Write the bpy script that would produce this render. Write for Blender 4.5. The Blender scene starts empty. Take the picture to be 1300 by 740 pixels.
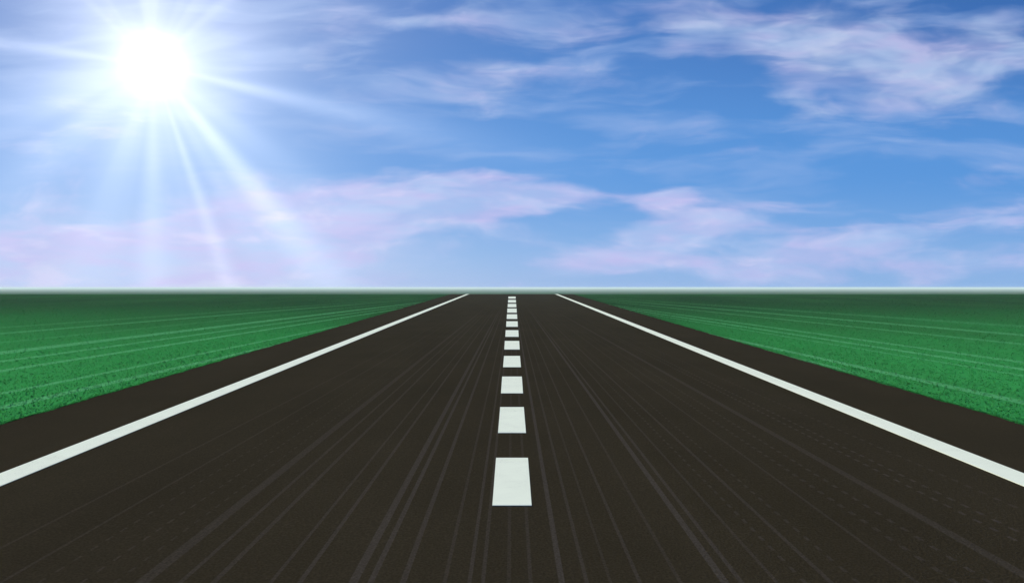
import bpy, bmesh, math, random
import numpy as np

random.seed(4)
rng = np.random.default_rng(11)
scene = bpy.context.scene
C = scene.collection

# ------------------------------------------------------------------ layout
EYE = 1.8            # camera height above the road under it
SLOPE = 0.014        # the road climbs gently to a brow
BROW = 78.5          # where the brow begins to round off
LANE_X = (4.365, 4.650)   # inner and outer rim of the edge line
ROAD_X = 6.19        # rim of the asphalt
SUN_P, SUN_Q = -0.455, 0.282
_l = math.sqrt(SUN_P**2 + 1 + SUN_Q**2)
SUN_DIR = (SUN_P/_l, 1/_l, SUN_Q/_l)
SUN_EL = math.asin(SUN_DIR[2])
SUN_AZ = math.atan2(SUN_DIR[0], SUN_DIR[1])

FAR = [(110, -0.15), (130, -1.1), (150, -1.4), (180, -1.35), (220, -1.0), (260, -0.62), (320, -0.9), (400, -1.5), (600, -2.4),
       (850, -3.3), (1200, -4.2), (2000, -5.2), (4200, -5.2), (20000, -5.2)]


def height(y):
    """terrain profile along the road: up to a brow, a dip behind it, then the open plain"""
    if y <= BROW:
        return SLOPE * y
    d = y - BROW
    z0 = SLOPE * BROW
    r = 9.0                      # the brow rounds off, then falls at 5 %
    g0, g1 = SLOPE, -0.05
    if d < r:
        return z0 + g0*d + (g1 - g0) * d*d / (2*r)
    zr = z0 + g0*r + (g1 - g0) * r/2
    return float(np.interp(y, [BROW+r] + [k for k, _ in FAR], [zr] + [h for _, h in FAR]))


# ------------------------------------------------------------------ node helper
class NT:
    def __init__(self, tree):
        self.t = tree
        self.n = tree.nodes
        self.l = tree.links

    def set(self, sock, v):
        if isinstance(v, bpy.types.NodeSocket):
            self.l.new(v, sock)
        else:
            sock.default_value = v

    def m(self, op, a, b=None, c=None, clamp=False):
        nd = self.n.new('ShaderNodeMath')
        nd.operation = op
        nd.use_clamp = clamp
        for i, v in enumerate((a, b, c)):
            if v is not None:
                self.set(nd.inputs[i], v)
        return nd.outputs[0]

    def add(self, a, b): return self.m('ADD', a, b)
    def sub(self, a, b): return self.m('SUBTRACT', a, b)
    def mul(self, a, b): return self.m('MULTIPLY', a, b)
    def div(self, a, b): return self.m('DIVIDE', a, b)
    def mad(self, a, b, c): return self.m('MULTIPLY_ADD', a, b, c)

    def smooth(self, x, lo, hi, a=0.0, b=1.0):
        nd = self.n.new('ShaderNodeMapRange')
        nd.interpolation_type = 'SMOOTHSTEP'
        self.set(nd.inputs[0], x)
        for i, v in enumerate((lo, hi, a, b)):
            self.set(nd.inputs[i+1], v)
        return nd.outputs[0]

    def xyz(self, x, y, z):
        nd = self.n.new('ShaderNodeCombineXYZ')
        for i, v in enumerate((x, y, z)):
            self.set(nd.inputs[i], v)
        return nd.outputs[0]

    def sep(self, v):
        nd = self.n.new('ShaderNodeSeparateXYZ')
        self.l.new(v, nd.inputs[0])
        return nd.outputs

    def noise(self, vec, scale, detail=4.0, rough=0.55, dist=0.0):
        nd = self.n.new('ShaderNodeTexNoise')
        self.l.new(vec, nd.inputs['Vector'])
        nd.inputs['Scale'].default_value = scale
        nd.inputs['Detail'].default_value = detail
        nd.inputs['Roughness'].default_value = rough
        nd.inputs['Distortion'].default_value = dist
        return nd.outputs['Fac']

    def mix(self, f, a, b, blend='MIX'):
        nd = self.n.new('ShaderNodeMix')
        nd.data_type = 'RGBA'
        nd.blend_type = blend
        nd.clamp_factor = True
        self.set(nd.inputs[0], f)
        for i, v in ((6, a), (7, b)):
            if isinstance(v, bpy.types.NodeSocket):
                self.l.new(v, nd.inputs[i])
            else:
                nd.inputs[i].default_value = (*v, 1.0)
        return nd.outputs[2]


def material(name):
    m = bpy.data.materials.new(name)
    m.use_nodes = True
    t = NT(m.node_tree)
    b = m.node_tree.nodes['Principled BSDF']
    return m, t, b


def lin(r, g, b):
    f = lambda c: (c/255/12.92) if c/255 < 0.04045 else ((c/255+0.055)/1.055)**2.4
    return (f(r), f(g), f(b))


def streak_mask(t, x, y, z_vp, streaks):
    """faint tracks on the ground: lines that fan slightly towards the brow.
    streaks = (fan value, half width, strength, dotted, nearest y)"""
    u = t.div(x, t.mad(y, -z_vp, EYE))
    dots = t.m('GREATER_THAN', t.m('SINE', t.mul(y, 33.0)), 0.1)
    acc = None
    for s, w, a, dotted, y0 in streaks:
        v = t.m('COMPARE', u, s, w)
        if dotted:
            v = t.mul(v, dots)
        if y0 > 0:
            v = t.mul(v, t.smooth(y, y0, y0*1.25))
        acc = t.mul(v, a) if acc is None else t.mad(v, a, acc)
    return acc


# ------------------------------------------------------------------ materials
def make_grass(name, blades):
    m, t, b = material(name)
    geo = t.n.new('ShaderNodeNewGeometry')
    P = geo.outputs['Position']
    x, y, z = t.sep(P)
    stretched = t.xyz(t.mul(x, 1.0), t.mul(y, 0.35), 0.0)
    broad = t.noise(stretched, 0.16, 4, 0.6)
    fine = t.noise(P, 9.0, 5, 0.65)
    fleck = t.noise(P, 42.0, 2, 0.6)
    # the turf's base colour darkens unevenly with distance, up to the brow
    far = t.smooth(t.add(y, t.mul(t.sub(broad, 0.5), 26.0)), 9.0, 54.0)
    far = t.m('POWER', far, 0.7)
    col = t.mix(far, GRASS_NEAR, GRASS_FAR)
    d = EYE * 0
    st = []
    L = lambda y0: -650/(y0-370)
    for y0, wpx, a, dot in ((416, 2, .55, 1), (423.5, 2, .6, 0), (435, 2, .5, 1), (448, 4, .9, 0), (459, 2.4, .8, 0),
                            (471, 3, .9, 0), (500, 3, .9, 0), (518, 5, 1.0, 0)):
        s = L(y0)
        st.append((s, abs(s)*wpx/2/(y0-370), a, dot, 0))
    for y0, wpx, a, dot, yy in ((414.5, 3, .6, 1, 0), (425.5, 2.4, .7, 0, 0), (437, 2, .6, 0, 0), (460, 2.5, .8, 0, 0),
                                (469, 2.6, .9, 0, 0), (477, 1.8, .6, 0, 0), (511, 5, 1., 0, 0), (524, 6, 1.0, 0, 13.4)):
        s = -L(y0)
        st.append((s, abs(s)*wpx/2/(y0-370), a, dot, yy))
    tracks = streak_mask(t, x, y, 0.019, st)
    fade = t.smooth(y, 40.0, 76.0, 1.0, 0.0)
    tracks = t.mul(t.mul(tracks, fade), t.smooth(fine, 0.25, 0.6, 0.55, 1.0))
    col = t.mix(t.mul(tracks, 0.6), col, GRASS_TRACK)
    # seasonal patches and blade-scale flecks
    col = t.mix(t.smooth(broad, 0.3, 0.72, 0.0, 0.16), col, GRASS_DRY)
    k = t.mad(t.sub(fine, 0.5), 0.26, t.mad(t.sub(fleck, 0.5), 0.22, 1.0))
    col = t.mix(1.0, col, t.xyz(k, k, k), 'MULTIPLY')
    # the far plain
    plainn = t.noise(t.xyz(t.mul(x, 0.4), y, 0.0), 0.004, 4, 0.6)
    col = t.mix(t.smooth(y, 120, 300), col, t.mix(plainn, (0.016, 0.07, 0.03), (0.03, 0.11, 0.05)))
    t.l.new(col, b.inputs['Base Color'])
    b.inputs['Roughness'].default_value = 0.9
    b.inputs['Specular IOR Level'].default_value = 0.0
    if blades:
        tr = t.n.new('ShaderNodeBsdfTranslucent')
        t.l.new(col, tr.inputs['Color'])
        mx = t.n.new('ShaderNodeMixShader')
        mx.inputs[0].default_value = 0.5
        t.l.new(b.outputs[0], mx.inputs[1])
        t.l.new(tr.outputs[0], mx.inputs[2])
        t.l.new(mx.outputs[0], t.n['Material Output'].inputs['Surface'])
    else:
        bp = t.n.new('ShaderNodeBump')
        bp.inputs['Strength'].default_value = 0.35
        bp.inputs['Distance'].default_value = 0.03
        t.l.new(fine, bp.inputs['Height'])
        t.l.new(bp.outputs[0], b.inputs['Normal'])
    return m


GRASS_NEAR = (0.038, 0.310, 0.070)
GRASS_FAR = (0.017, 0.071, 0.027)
GRASS_TRACK = (0.13, 0.46, 0.19)
GRASS_DRY = (0.055, 0.27, 0.06)

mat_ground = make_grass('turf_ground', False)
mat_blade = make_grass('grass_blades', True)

# asphalt
mat_road, t, b = material('asphalt')
geo = t.n.new('ShaderNodeNewGeometry')
P = geo.outputs['Position']
x, y, z = t.sep(P)
grain = t.noise(P, 70.0, 3, 0.7)
grit = t.n.new('ShaderNodeTexVoronoi')
t.l.new(P, grit.inputs['Vector'])
grit.inputs['Scale'].default_value = 55.0
wear = t.noise(t.xyz(x, t.mul(y, 0.12), 0.0), 0.9, 5, 0.6)
blot = t.noise(P, 0.55, 5, 0.6)
col = t.mix(wear, (0.0245, 0.0198, 0.0112), (0.0385, 0.0315, 0.0185))
col = t.mix(t.smooth(blot, 0.35, 0.75, 0.0, 0.35), col, (0.0215, 0.0177, 0.0105))
st = []
for px, wpx, a, dot in ((93, 4, .5, 0), (158, 4, .5, 0), (236, 3, .6, 1), (294, 14, .55, 0), (331, 5, .6, 0),
                        (363, 6, .6, 0), (418, 4, .6, 0), (446, 5, .7, 0), (497, 9, .8, 0), (514, 6, .8, 0),
                        (545, 6, .7, 0), (609, 4, .7, 0), (622, 4, .6, 0), (647, 4, .4, 0), (668, 4, .5, 0),
                        (698, 6, .9, 0), (722, 4, .6, 0), (773, 4, .6, 0), (855, 8, .9, 0), (871, 5, .7, 0),
                        (932, 4, .55, 1), (957, 5, .6, 0), (983, 4, .5, 1), (1077, 6, .5, 1), (1155, 13, .55, 0),
                        (1215, 5, .8, 1), (1238, 5, .8, 1), (905, 4, .5, 0), (1040, 4, .5, 0), (1110, 5, .6, 1), (1300, 6, .5, 1), (585, 4, .5, 0), (745, 3, .4, 0), (812, 4, .45, 0), (195, 3, .5, 1), (268, 3, .45, 1)):
    st.append(((px-650)/(650-364), wpx/2/(650-364), a, dot, 0))
tracks = streak_mask(t, x, y, 0.013, st)
tracks = t.mul(tracks, t.smooth(y, 22.0, 55.0, 1.0, 0.0))
tracks = t.mul(tracks, t.smooth(grain, 0.3, 0.6, 0.6, 1.0))
col = t.mix(t.mul(tracks, 0.68), col, (0.062, 0.054, 0.045))
k = t.mad(t.sub(grain, 0.5), 0.7, t.mad(grit.outputs['Distance'], 0.5, 0.80))
col = t.mix(1.0, col, t.xyz(k, k, k), 'MULTIPLY')
t.l.new(col, b.inputs['Base Color'])
b.inputs['Roughness'].default_value = 0.95
b.inputs['Specular IOR Level'].default_value = 0.0
bp = t.n.new('ShaderNodeBump')
bp.inputs['Strength'].default_value = 0.35
bp.inputs['Distance'].default_value = 0.006
t.l.new(t.add(grain, grit.outputs['Distance']), bp.inputs['Height'])
t.l.new(bp.outputs[0], b.inputs['Normal'])

# road paint
mat_paint, t, b = material('road_paint')
geo = t.n.new('ShaderNodeNewGeometry')
P = geo.outputs['Position']
grain = t.noise(P, 60.0, 4, 0.7)
worn = t.noise(P, 3.0, 6, 0.7)
col = t.mix(t.smooth(worn, 0.35, 0.75, 0.0, 0.3), (0.85, 0.91, 0.72), (0.68, 0.72, 0.58))
chip = t.mul(t.smooth(grain, 0.60, 0.70), t.smooth(worn, 0.48, 0.62))
col = t.mix(t.mul(chip, 0.85), col, (0.10, 0.095, 0.085))
t.l.new(col, b.inputs['Base Color'])
b.inputs['Roughness'].default_value = 0.9
b.inputs['Specular IOR Level'].default_value = 0.0


# ------------------------------------------------------------------ meshes
def link_mesh(name, verts, faces, mat, smooth=False):
    me = bpy.data.meshes.new(name)
    me.from_pydata(verts, [], faces)
    me.update()
    bm = bmesh.new()
    bm.from_mesh(me)
    bmesh.ops.recalc_face_normals(bm, faces=bm.faces)
    bm.to_mesh(me)
    bm.free()
    if smooth:
        for p in me.polygons:
            p.use_smooth = True
    me.materials.append(mat)
    o = bpy.data.objects.new(name, me)
    C.objects.link(o)
    return o


def tag(o, label, cat, group=None):
    o['label'] = label
    o['category'] = cat
    if group:
        o['group'] = group
    return o


# the ground: one sheet, shaped along the road, out to the horizon
ys = [-400, -200, -60, -20, 0, 20, 40, 60, BROW-2, BROW]
ys += [BROW + 0.5*i for i in range(1, 20)]
ys += [BROW + 10 + 8*i for i in range(0, 40)]
ys += [450, 600, 850, 1200, 2000, 4200, 7000, 10000]
xs = [-10000, -3000, -800, -200, -60, -20, -ROAD_X, ROAD_X, 20, 60, 200, 800, 3000, 10000]
V = [(X, Y, height(Y)) for Y in ys for X in xs]
nx = len(xs)
F = [(j*nx+i, j*nx+i+1, (j+1)*nx+i+1, (j+1)*nx+i) for j in range(len(ys)-1) for i in range(nx-1)]
ground = link_mesh('ground', V, F, mat_ground, True)
ground['kind'] = 'structure'


def ribbon(name, x0, x1, ylist, low, high, mat, loc=(0, 0, 0), x0b=None, x1b=None):
    """a slab that follows the terrain: top at `high` above it, foot at `low`"""
    V, F = [], []
    n = len(ylist)
    for k, Y in enumerate(ylist):
        g = height(Y)
        f = k/(n-1)
        a = x0 if x0b is None else x0 + (x0b-x0)*f
        c = x1 if x1b is None else x1 + (x1b-x1)*f
        for X, h in ((a, low), (a, high), (c, high), (c, low)):
            V.append((X-loc[0], Y-loc[1], g+h-loc[2]))
    for k in range(n-1):
        o, p = 4*k, 4*k+4
        for q in range(3):
            F.append((o+q, o+q+1, p+q+1, p+q))
    F.append((0, 1, 2, 3))
    F.append((4*n-4, 4*n-1, 4*n-2, 4*n-3))
    ob = link_mesh(name, V, F, mat)
    ob.location = loc
    return ob


ROAD_TOP = 0.012
road_ys = [-60, -20, 0, 20, 40, 60, BROW-2, BROW] + [BROW + 0.5*i for i in range(1, 20)] + [BROW + 10 + 8*i for i in range(0, 15)]
road = ribbon('road', -ROAD_X, ROAD_X, road_ys, -0.05, ROAD_TOP, mat_road)
road['kind'] = 'structure'

line_ys = road_ys[:-3]
l1 = ribbon('edge_line', -LANE_X[1], -LANE_X[0], line_ys, ROAD_TOP-0.003, ROAD_TOP+0.004, mat_paint, (-4.5, 0, 0))
l2 = ribbon('edge_line', LANE_X[0], LANE_X[1], line_ys, ROAD_TOP-0.003, ROAD_TOP+0.004, mat_paint, (4.5, 0, 0))
tag(l1, 'long unbroken white line along the left rim of the road', 'road marking', 'unbroken edge lines of the road')
tag(l2, 'long unbroken white line along the right rim of the road', 'road marking', 'unbroken edge lines of the road')

# the broken centre line: (near rim, far rim, near width, far width) in picture rows -> metres along the road
rows = [(644, 583, 50.0, 40.5), (551, 518, 35.5, 30.0), (500.3, 479, 28.0, 25.0), (466.9, 452.6, 22.7, 20.2),
        (444.3, 433.4, 19.6, 18.2), (428.0, 419.7, 17.0, 16.0), (415.2, 408.3, 14.8, 14.2), (405.2, 399.3, 13.4, 12.8),
        (397.2, 391.9, 12.2, 11.7), (390.2, 386.0, 11.0, 10.6), (384.4, 380.9, 10.2, 9.8), (379.3, 376.7, 9.4, 9.1)]
dash_labels = [
    'nearest white dash of the centre line, the largest on the road',
    'white centre dash second from the camera, just past the largest one',
    'third white dash of the centre line counted from the near end',
    'fourth white dash of the centre line counted from the near end',
    'fifth white dash of the centre line counted from the near end',
    'sixth white dash of the centre line, last before its far half begins',
    'seventh white centre dash from the near end, first of the far half',
    'small white centre dash, fifth counted back from the brow',
    'small white centre dash, fourth counted back from the brow',
    'small white centre dash, third counted back from the brow',
    'tiny white centre dash, second to last before the brow',
    'tiniest white centre dash, the very last one before the brow',
]
for (r0, r1, w0, w1), lab in zip(rows, dash_labels):
    y0, y1 = 1000*EYE/(r0-351), 1000*EYE/(r1-351)
    a, c = w0*y0/2000, w1*y1/2000
    loc = (0, y0, height(y0))
    d = ribbon('lane_dash', -a, a, [y0, (y0+y1)/2, y1], ROAD_TOP-0.003, ROAD_TOP+0.004, mat_paint, loc, -c, c)
    tag(d, lab, 'road marking', 'dashes of the broken centre line')

# short turf on both verges: blades a few centimetres tall
def turf():
    N = 230000
    yy = 7.0 + 66.0 * rng.random(N)**2.2
    reach = 4.0 + yy*0.62
    off = reach * rng.random(N)**1.25
    # a ragged fringe along the asphalt
    off += 0.03*np.sin(yy*3.1) + 0.02*np.sin(yy*7.7+1)
    side = np.where(rng.random(N) < 0.5, -1.0, 1.0)
    # tufts creeping over the rim of the asphalt here and there
    creep = rng.random(N) < 0.16
    lump = 0.5 + 0.5*np.sin(yy*5.3 + side) * np.sin(yy*1.9 + 2*side)
    off = np.where(creep, -0.06*lump*rng.random(N), off)
    xx = side*(ROAD_X + 0.02 + np.maximum(off, -0.10))
    zz = SLOPE*yy
    h = (0.010 + 0.018*rng.random(N)) * (1 + yy*0.004)
    w = 0.006 + 0.004*rng.random(N) + yy*0.00035
    an = rng.random(N)*2*np.pi
    lean = h*0.7
    la = rng.random(N)*2*np.pi
    dx, dy = np.cos(an)*w, np.sin(an)*w
    co = np.empty((N, 3, 3), dtype=np.float32)
    co[:, 0] = np.stack([xx-dx, yy-dy, zz+np.where(creep, 0.008, -0.004)], 1)
    co[:, 1] = np.stack([xx+dx, yy+dy, zz+np.where(creep, 0.008, -0.004)], 1)
    co[:, 2] = np.stack([xx+np.cos(la)*lean, yy+np.sin(la)*lean, zz+h], 1)
    me = bpy.data.meshes.new('grass')
    me.vertices.add(N*3)
    me.vertices.foreach_set('co', co.ravel())
    me.loops.add(N*3)
    me.loops.foreach_set('vertex_index', np.arange(N*3, dtype=np.int32))
    me.polygons.add(N)
    me.polygons.foreach_set('loop_start', np.arange(0, N*3, 3, dtype=np.int32))
    me.polygons.foreach_set('loop_total', np.full(N, 3, dtype=np.int32))
    me.update(calc_edges=True)
    nrm = np.tile(np.array([0, -SLOPE, 1.0], dtype=np.float32), (N*3, 1))
    me.normals_split_custom_set_from_vertices(nrm)   # the turf shades like a lawn
    me.materials.append(mat_blade)
    o = bpy.data.objects.new('grass', me)
    C.objects.link(o)
    o['kind'] = 'stuff'
    o['label'] = 'short green turf growing on both verges of the road'
    o['category'] = 'grass'
turf()

# ------------------------------------------------------------------ haze over the plain
bm = bmesh.new()
bmesh.ops.create_cube(bm, size=1.0)
me = bpy.data.meshes.new('haze')
bm.to_mesh(me)
bm.free()
haze = bpy.data.objects.new('haze', me)
C.objects.link(haze)
zb, zt = -6.5, EYE + 0.6
haze.scale = (21000, 10600, zt-zb)
haze.location = (0, 10100 - 5300, (zb+zt)/2)
haze['kind'] = 'stuff'
hm = bpy.data.materials.new('haze')
hm.use_nodes = True
hn = hm.node_tree
for nd in list(hn.nodes):
    if nd.type != 'OUTPUT_MATERIAL':
        hn.nodes.remove(nd)
pv = hn.nodes.new('ShaderNodeVolumePrincipled')
pv.inputs['Color'].default_value = (0.74, 0.94, 1.0, 1)
pv.inputs['Density'].default_value = 0.00037
pv.inputs['Anisotropy'].default_value = 0.0
hn.links.new(pv.outputs[0], hn.nodes['Material Output'].inputs['Volume'])
me.materials.append(hm)

# ------------------------------------------------------------------ sky
world = bpy.data.worlds.new('World')
scene.world = world
world.use_nodes = True
t = NT(world.node_tree)
for nd in list(t.n):
    t.n.remove(nd)
out = t.n.new('ShaderNodeOutputWorld')
bg = t.n.new('ShaderNodeBackground')
t.l.new(bg.outputs[0], out.inputs[0])
bg.inputs['Strength'].default_value = 0.0518
tc = t.n.new('ShaderNodeTexCoord')
D = tc.outputs['Generated']
dx, dy, dz = t.sep(D)
dzc = t.m('MAXIMUM', dz, 0.004)

sky = t.n.new('ShaderNodeTexSky')
sky.sky_type = 'NISHITA'
sky.sun_disc = False
sky.sun_elevation = SUN_EL
sky.sun_rotation = SUN_AZ
sky.altitude = 0
sky.air_density = 1.0
sky.dust_density = 0.4
sky.ozone_density = 3.0
t.l.new(t.xyz(dx, dy, dzc), sky.inputs['Vector'])

# directions as a map: p to the right, q upwards, seen along the road
dyc = t.m('MAXIMUM', dy, 0.12)
p = t.div(dx, dyc)
q = t.div(dz, dyc)

SKY_K = 10.0          # 1 / (background strength x exposure gain)
def sc(r, g, b, k=1.0):
    return tuple(c*SKY_K*k for c in lin(r, g, b))

# clear blue deepening with height, blended with the physical sky
grad = t.mix(t.smooth(q, 0.0, 0.15), sc(132, 178, 235), sc(84, 149, 222))
grad = t.mix(t.smooth(q, 0.12, 0.38), grad, sc(66, 119, 195))
grad = t.mix(t.mul(t.smooth(q, 0.2, 0.4), t.smooth(p, 0.0, 0.7)), grad, sc(52, 104, 178))
base = t.mix(0.90, sky.outputs[0], grad)

# clouds
warp1 = t.noise(t.xyz(t.mul(p, 2.6), t.mul(q, 8.0), 3.0), 1.6, 3, 0.5)
warp2 = t.noise(t.xyz(t.mul(p, 2.6), t.mul(q, 8.0), 9.0), 1.6, 3, 0.5)
pw = t.mad(t.sub(warp1, 0.5), 0.15, p)
qw = t.mad(t.sub(warp2, 0.5), 0.06, q)


def blob(px, py, rx, ry, rot=0.0, amp=1.0):
    """soft patch centred on a sky direction (picture coordinates of the photo, 1300 wide)"""
    cp, cq = (px-650)/1000, (365-py)/1000
    ca, sa = math.cos(math.radians(rot)), math.sin(math.radians(rot))
    u, v = t.sub(pw, cp), t.sub(qw, cq)
    a = t.mul(t.mad(u, ca, t.mul(v, sa)), 1000/rx)
    e = t.mul(t.mad(v, ca, t.mul(u, -sa)), 1000/ry)
    r2 = t.mad(a, a, t.mul(e, e))
    return t.mul(t.m('EXPONENT', t.mul(r2, -0.9)), amp)


def total(items):
    acc = None
    for it in items:
        v = blob(*it)
        acc = v if acc is None else t.add(acc, v)
    return acc


high = total([(985, 50, 110, 34, -8, .8), (1060, 25, 70, 30, 0, .45), (1075, 75, 120, 38, 0, .55), (1022, 118, 45, 22, 20, .55), (1030, 150, 45, 13, 10, .5),
              (1205, 95, 95, 38, 12, .95), (1150, 122, 35, 18, 40, .5), (1275, 65, 60, 40, 0, .6), (1130, 40, 30, 22, 30, .35), (1240, 158, 90, 14, 4, .4),
              (960, 192, 50, 10, 10, .5), (858, 60, 26, 10, 0, .45), (930, 105, 30, 12, 0, .25), (805, 35, 50, 10, 8, .35), (700, 50, 80, 26, 8, .32),
              (560, 40, 160, 50, 0, .26), (470, 110, 130, 50, 0, .28), (760, 100, 90, 20, 0, .25), (900, 25, 70, 20, 0, .4), (720, 15, 120, 20, 0, .3), (880, 150, 70, 16, 0, .2), (1100, 190, 80, 14, 0, .2), (590, 110, 60, 30, 0, .22), (430, 20, 120, 30, 0, .3), (30, 40, 90, 22, 0, .4),
              (1270, 235, 60, 14, 0, .25), (1220, 232, 60, 14, 10, .25)])
low = total([(555, 252, 80, 24, 0, .85), (470, 272, 110, 30, 4, 1.), (350, 285, 130, 34, 8, 1.), (230, 300, 130, 36, 12, 1.), (100, 322, 150, 36, 12, .95), (560, 285, 120, 16, 6, .5),
             (20, 300, 80, 40, 0, .6), (600, 240, 40, 16, 0, .5), (725, 243, 90, 15, 3, 1.0), (650, 266, 100, 20, 0, .6), (850, 250, 42, 15, 12, 1.0),
             (905, 278, 75, 18, 10, .8), (835, 305, 100, 20, 12, .8), (760, 335, 100, 22, 10, .75), (960, 330, 120, 26, 8, .6), (1120, 300, 150, 34, 4, .42),
             (1250, 285, 110, 30, 0, .4), (1180, 340, 200, 20, 0, .45), (300, 345, 300, 20, 0, .5), (440, 318, 150, 26, 6, .6), (60, 200, 90, 50, 30, .5),
             (120, 250, 90, 26, 20, .25), (1130, 240, 70, 10, 6, .3)])
streaky = t.noise(t.xyz(t.mul(pw, 1.0), t.mul(qw, 5.5), 0.0), 5.0, 4, 0.5)
billow = t.noise(t.xyz(t.mul(pw, 1.0), t.mul(qw, 2.2), 4.0), 11.0, 4, 0.55)
tex = t.mad(streaky, 0.5, t.mul(billow, 0.5))
dens_h = t.smooth(t.add(high, t.mul(t.sub(tex, 0.5), 2.3)), 0.15, 1.0)
dens_l = t.smooth(t.add(low, t.mul(t.sub(tex, 0.5), 2.6)), 0.2, 0.95)
veil = t.mul(t.smooth(streaky, 0.42, 0.68), 0.42)

tint = t.smooth(t.noise(t.xyz(t.mul(p, 1.0), t.mul(q, 4.0), 7.0), 6.0, 3, 0.6), 0.35, 0.65)
cl_high = t.mix(tint, sc(176, 197, 234), sc(190, 192, 233))
cl_low = t.mix(tint, sc(184, 203, 243), sc(197, 195, 240))
base = t.mix(veil, base, sc(158, 186, 234))
# thin and thick places inside each bank, brighter crests
thick = t.smooth(t.noise(t.xyz(t.mul(pw, 1.0), t.mul(qw, 3.4), 12.0), 9.0, 3, 0.55), 0.36, 0.64)
crest = t.smooth(t.noise(t.xyz(t.mul(pw, 1.0), t.mul(qw, 2.6), 21.0), 14.0, 3, 0.5), 0.5, 0.72)
cl_high = t.mix(t.mul(crest, 0.6), cl_high, sc(204, 214, 240))
cl_low = t.mix(t.mul(crest, 0.75), cl_low, sc(214, 212, 246))
base = t.mix(t.mul(dens_h, t.mad(thick, 0.5, 0.38)), base, cl_high)
base = t.mix(t.mul(dens_l, t.mad(thick, 0.38, 0.58)), base, cl_low)

# the sun's aureole and the beams it sends through the thin cloud
sd = t.n.new('ShaderNodeVectorMath')
sd.operation = 'DOT_PRODUCT'
t.l.new(D, sd.inputs[0])
sd.inputs[1].default_value = SUN_DIR
theta = t.m('ARCCOSINE', t.m('MINIMUM', sd.outputs['Value'], 0.9999999))
up = t.sub(p, SUN_P)
uq = t.sub(q, SUN_Q)
ang = t.m('ARCTAN2', uq, up)
rad = t.m('SQRT', t.mad(up, up, t.mul(uq, uq)))
core = t.mul(t.m('EXPONENT', t.mul(t.m('POWER', t.div(theta, 0.026), 2.0), -1.0)), 0.7)
core = t.add(core, t.mul(t.m('EXPONENT', t.mul(t.m('POWER', t.div(theta, 0.092), 2.0), -1.0)), 0.27))
inner = t.mul(t.m('EXPONENT', t.mul(theta, -1/0.05)), 0.40)
halo = t.add(inner, t.mul(t.m('EXPONENT', t.mul(theta, -8.5)), 0.36))


def beam(deg, width, amp, length):
    a = math.radians(deg)
    # cosine distance keeps the angle wrap-free
    c = t.m('COSINE', t.sub(ang, a))
    v = t.m('EXPONENT', t.mul(t.sub(1.0, c), -1.0/(0.5*math.radians(width)**2)))
    return t.mul(t.mul(v, amp*0.44), t.m('EXPONENT', t.mul(t.m('POWER', t.div(rad, length), 2.0), -1.0)))


beams = None
for bdef in ((-13.5, 2.6, .68, .31), (-51, 3.8, .70, .34), (-71, 2.0, .46, .32), (-90.5, 4.2, .42, .32), (-37, 6, .18, .26), (172, 2.8, .62, .28),
             (88, 10, .5, .20), (-140, 9, .4, .30), (-116, 5, .18, .25), (40, 10, .22, .24), (135, 10, .22, .22), (8, 6, .18, .25), (-160, 7, .18, .25)):
    v = beam(bdef[0], bdef[1]*1.25, bdef[2]*0.85, bdef[3])
    beams = v if beams is None else t.add(beams, v)
rayn = t.noise(t.xyz(t.m('COSINE', ang), t.m('SINE', ang), 2.0), 3.2, 1.5, 0.5)
rays = t.mul(t.smooth(rayn, 0.40, 0.75), t.mul(t.m('EXPONENT', t.mul(rad, -6.5)), 0.26))
beams = t.add(beams, rays)
beams = t.mul(beams, t.mul(t.smooth(rad, 0.01, 0.13), t.smooth(dy, 0.1, 0.3)))
glow = t.add(t.add(core, halo), beams)
gl = t.m('MULTIPLY', glow, SKY_K)
addn = t.n.new('ShaderNodeMix')
addn.data_type = 'RGBA'
addn.blend_type = 'ADD'
addn.inputs[0].default_value = 1.0
t.l.new(base, addn.inputs[6])
t.l.new(t.xyz(gl, gl, t.mul(gl, 0.97)), addn.inputs[7])
t.l.new(addn.outputs[2], bg.inputs['Color'])

# ------------------------------------------------------------------ sun
sl = bpy.data.lights.new('sun', 'SUN')
sl.energy = 5.0
sl.angle = math.radians(0.5)
sl.color = (1.0, 0.89, 0.66)
so = bpy.data.objects.new('sun', sl)
C.objects.link(so)
from mathutils import Vector
so.rotation_euler = Vector(SUN_DIR).to_track_quat('Z', 'Y').to_euler()
so.location = (SUN_DIR[0]*60, SUN_DIR[1]*60, SUN_DIR[2]*60)

# ------------------------------------------------------------------ camera
cam = bpy.data.cameras.new('camera')
cam.sensor_width = 36.0
cam.lens = 36.0*1000/1300
cam.clip_start = 0.05
cam.clip_end = 40000
co = bpy.data.objects.new('camera', cam)
C.objects.link(co)
co.location = (0, 0, EYE)
co.rotation_euler = (math.radians(90) - math.atan(5/1000), 0, 0)
scene.camera = co

scene.view_settings.view_transform = 'Standard'
scene.view_settings.look = 'None'
scene.view_settings.gamma = 1.0
scene.view_settings.exposure = 0.95
scene.cycles.use_denoising = True
scene.cycles.volume_bounces = 1
world.cycles.sampling_method = 'MANUAL'
world.cycles.sample_map_resolution = 256
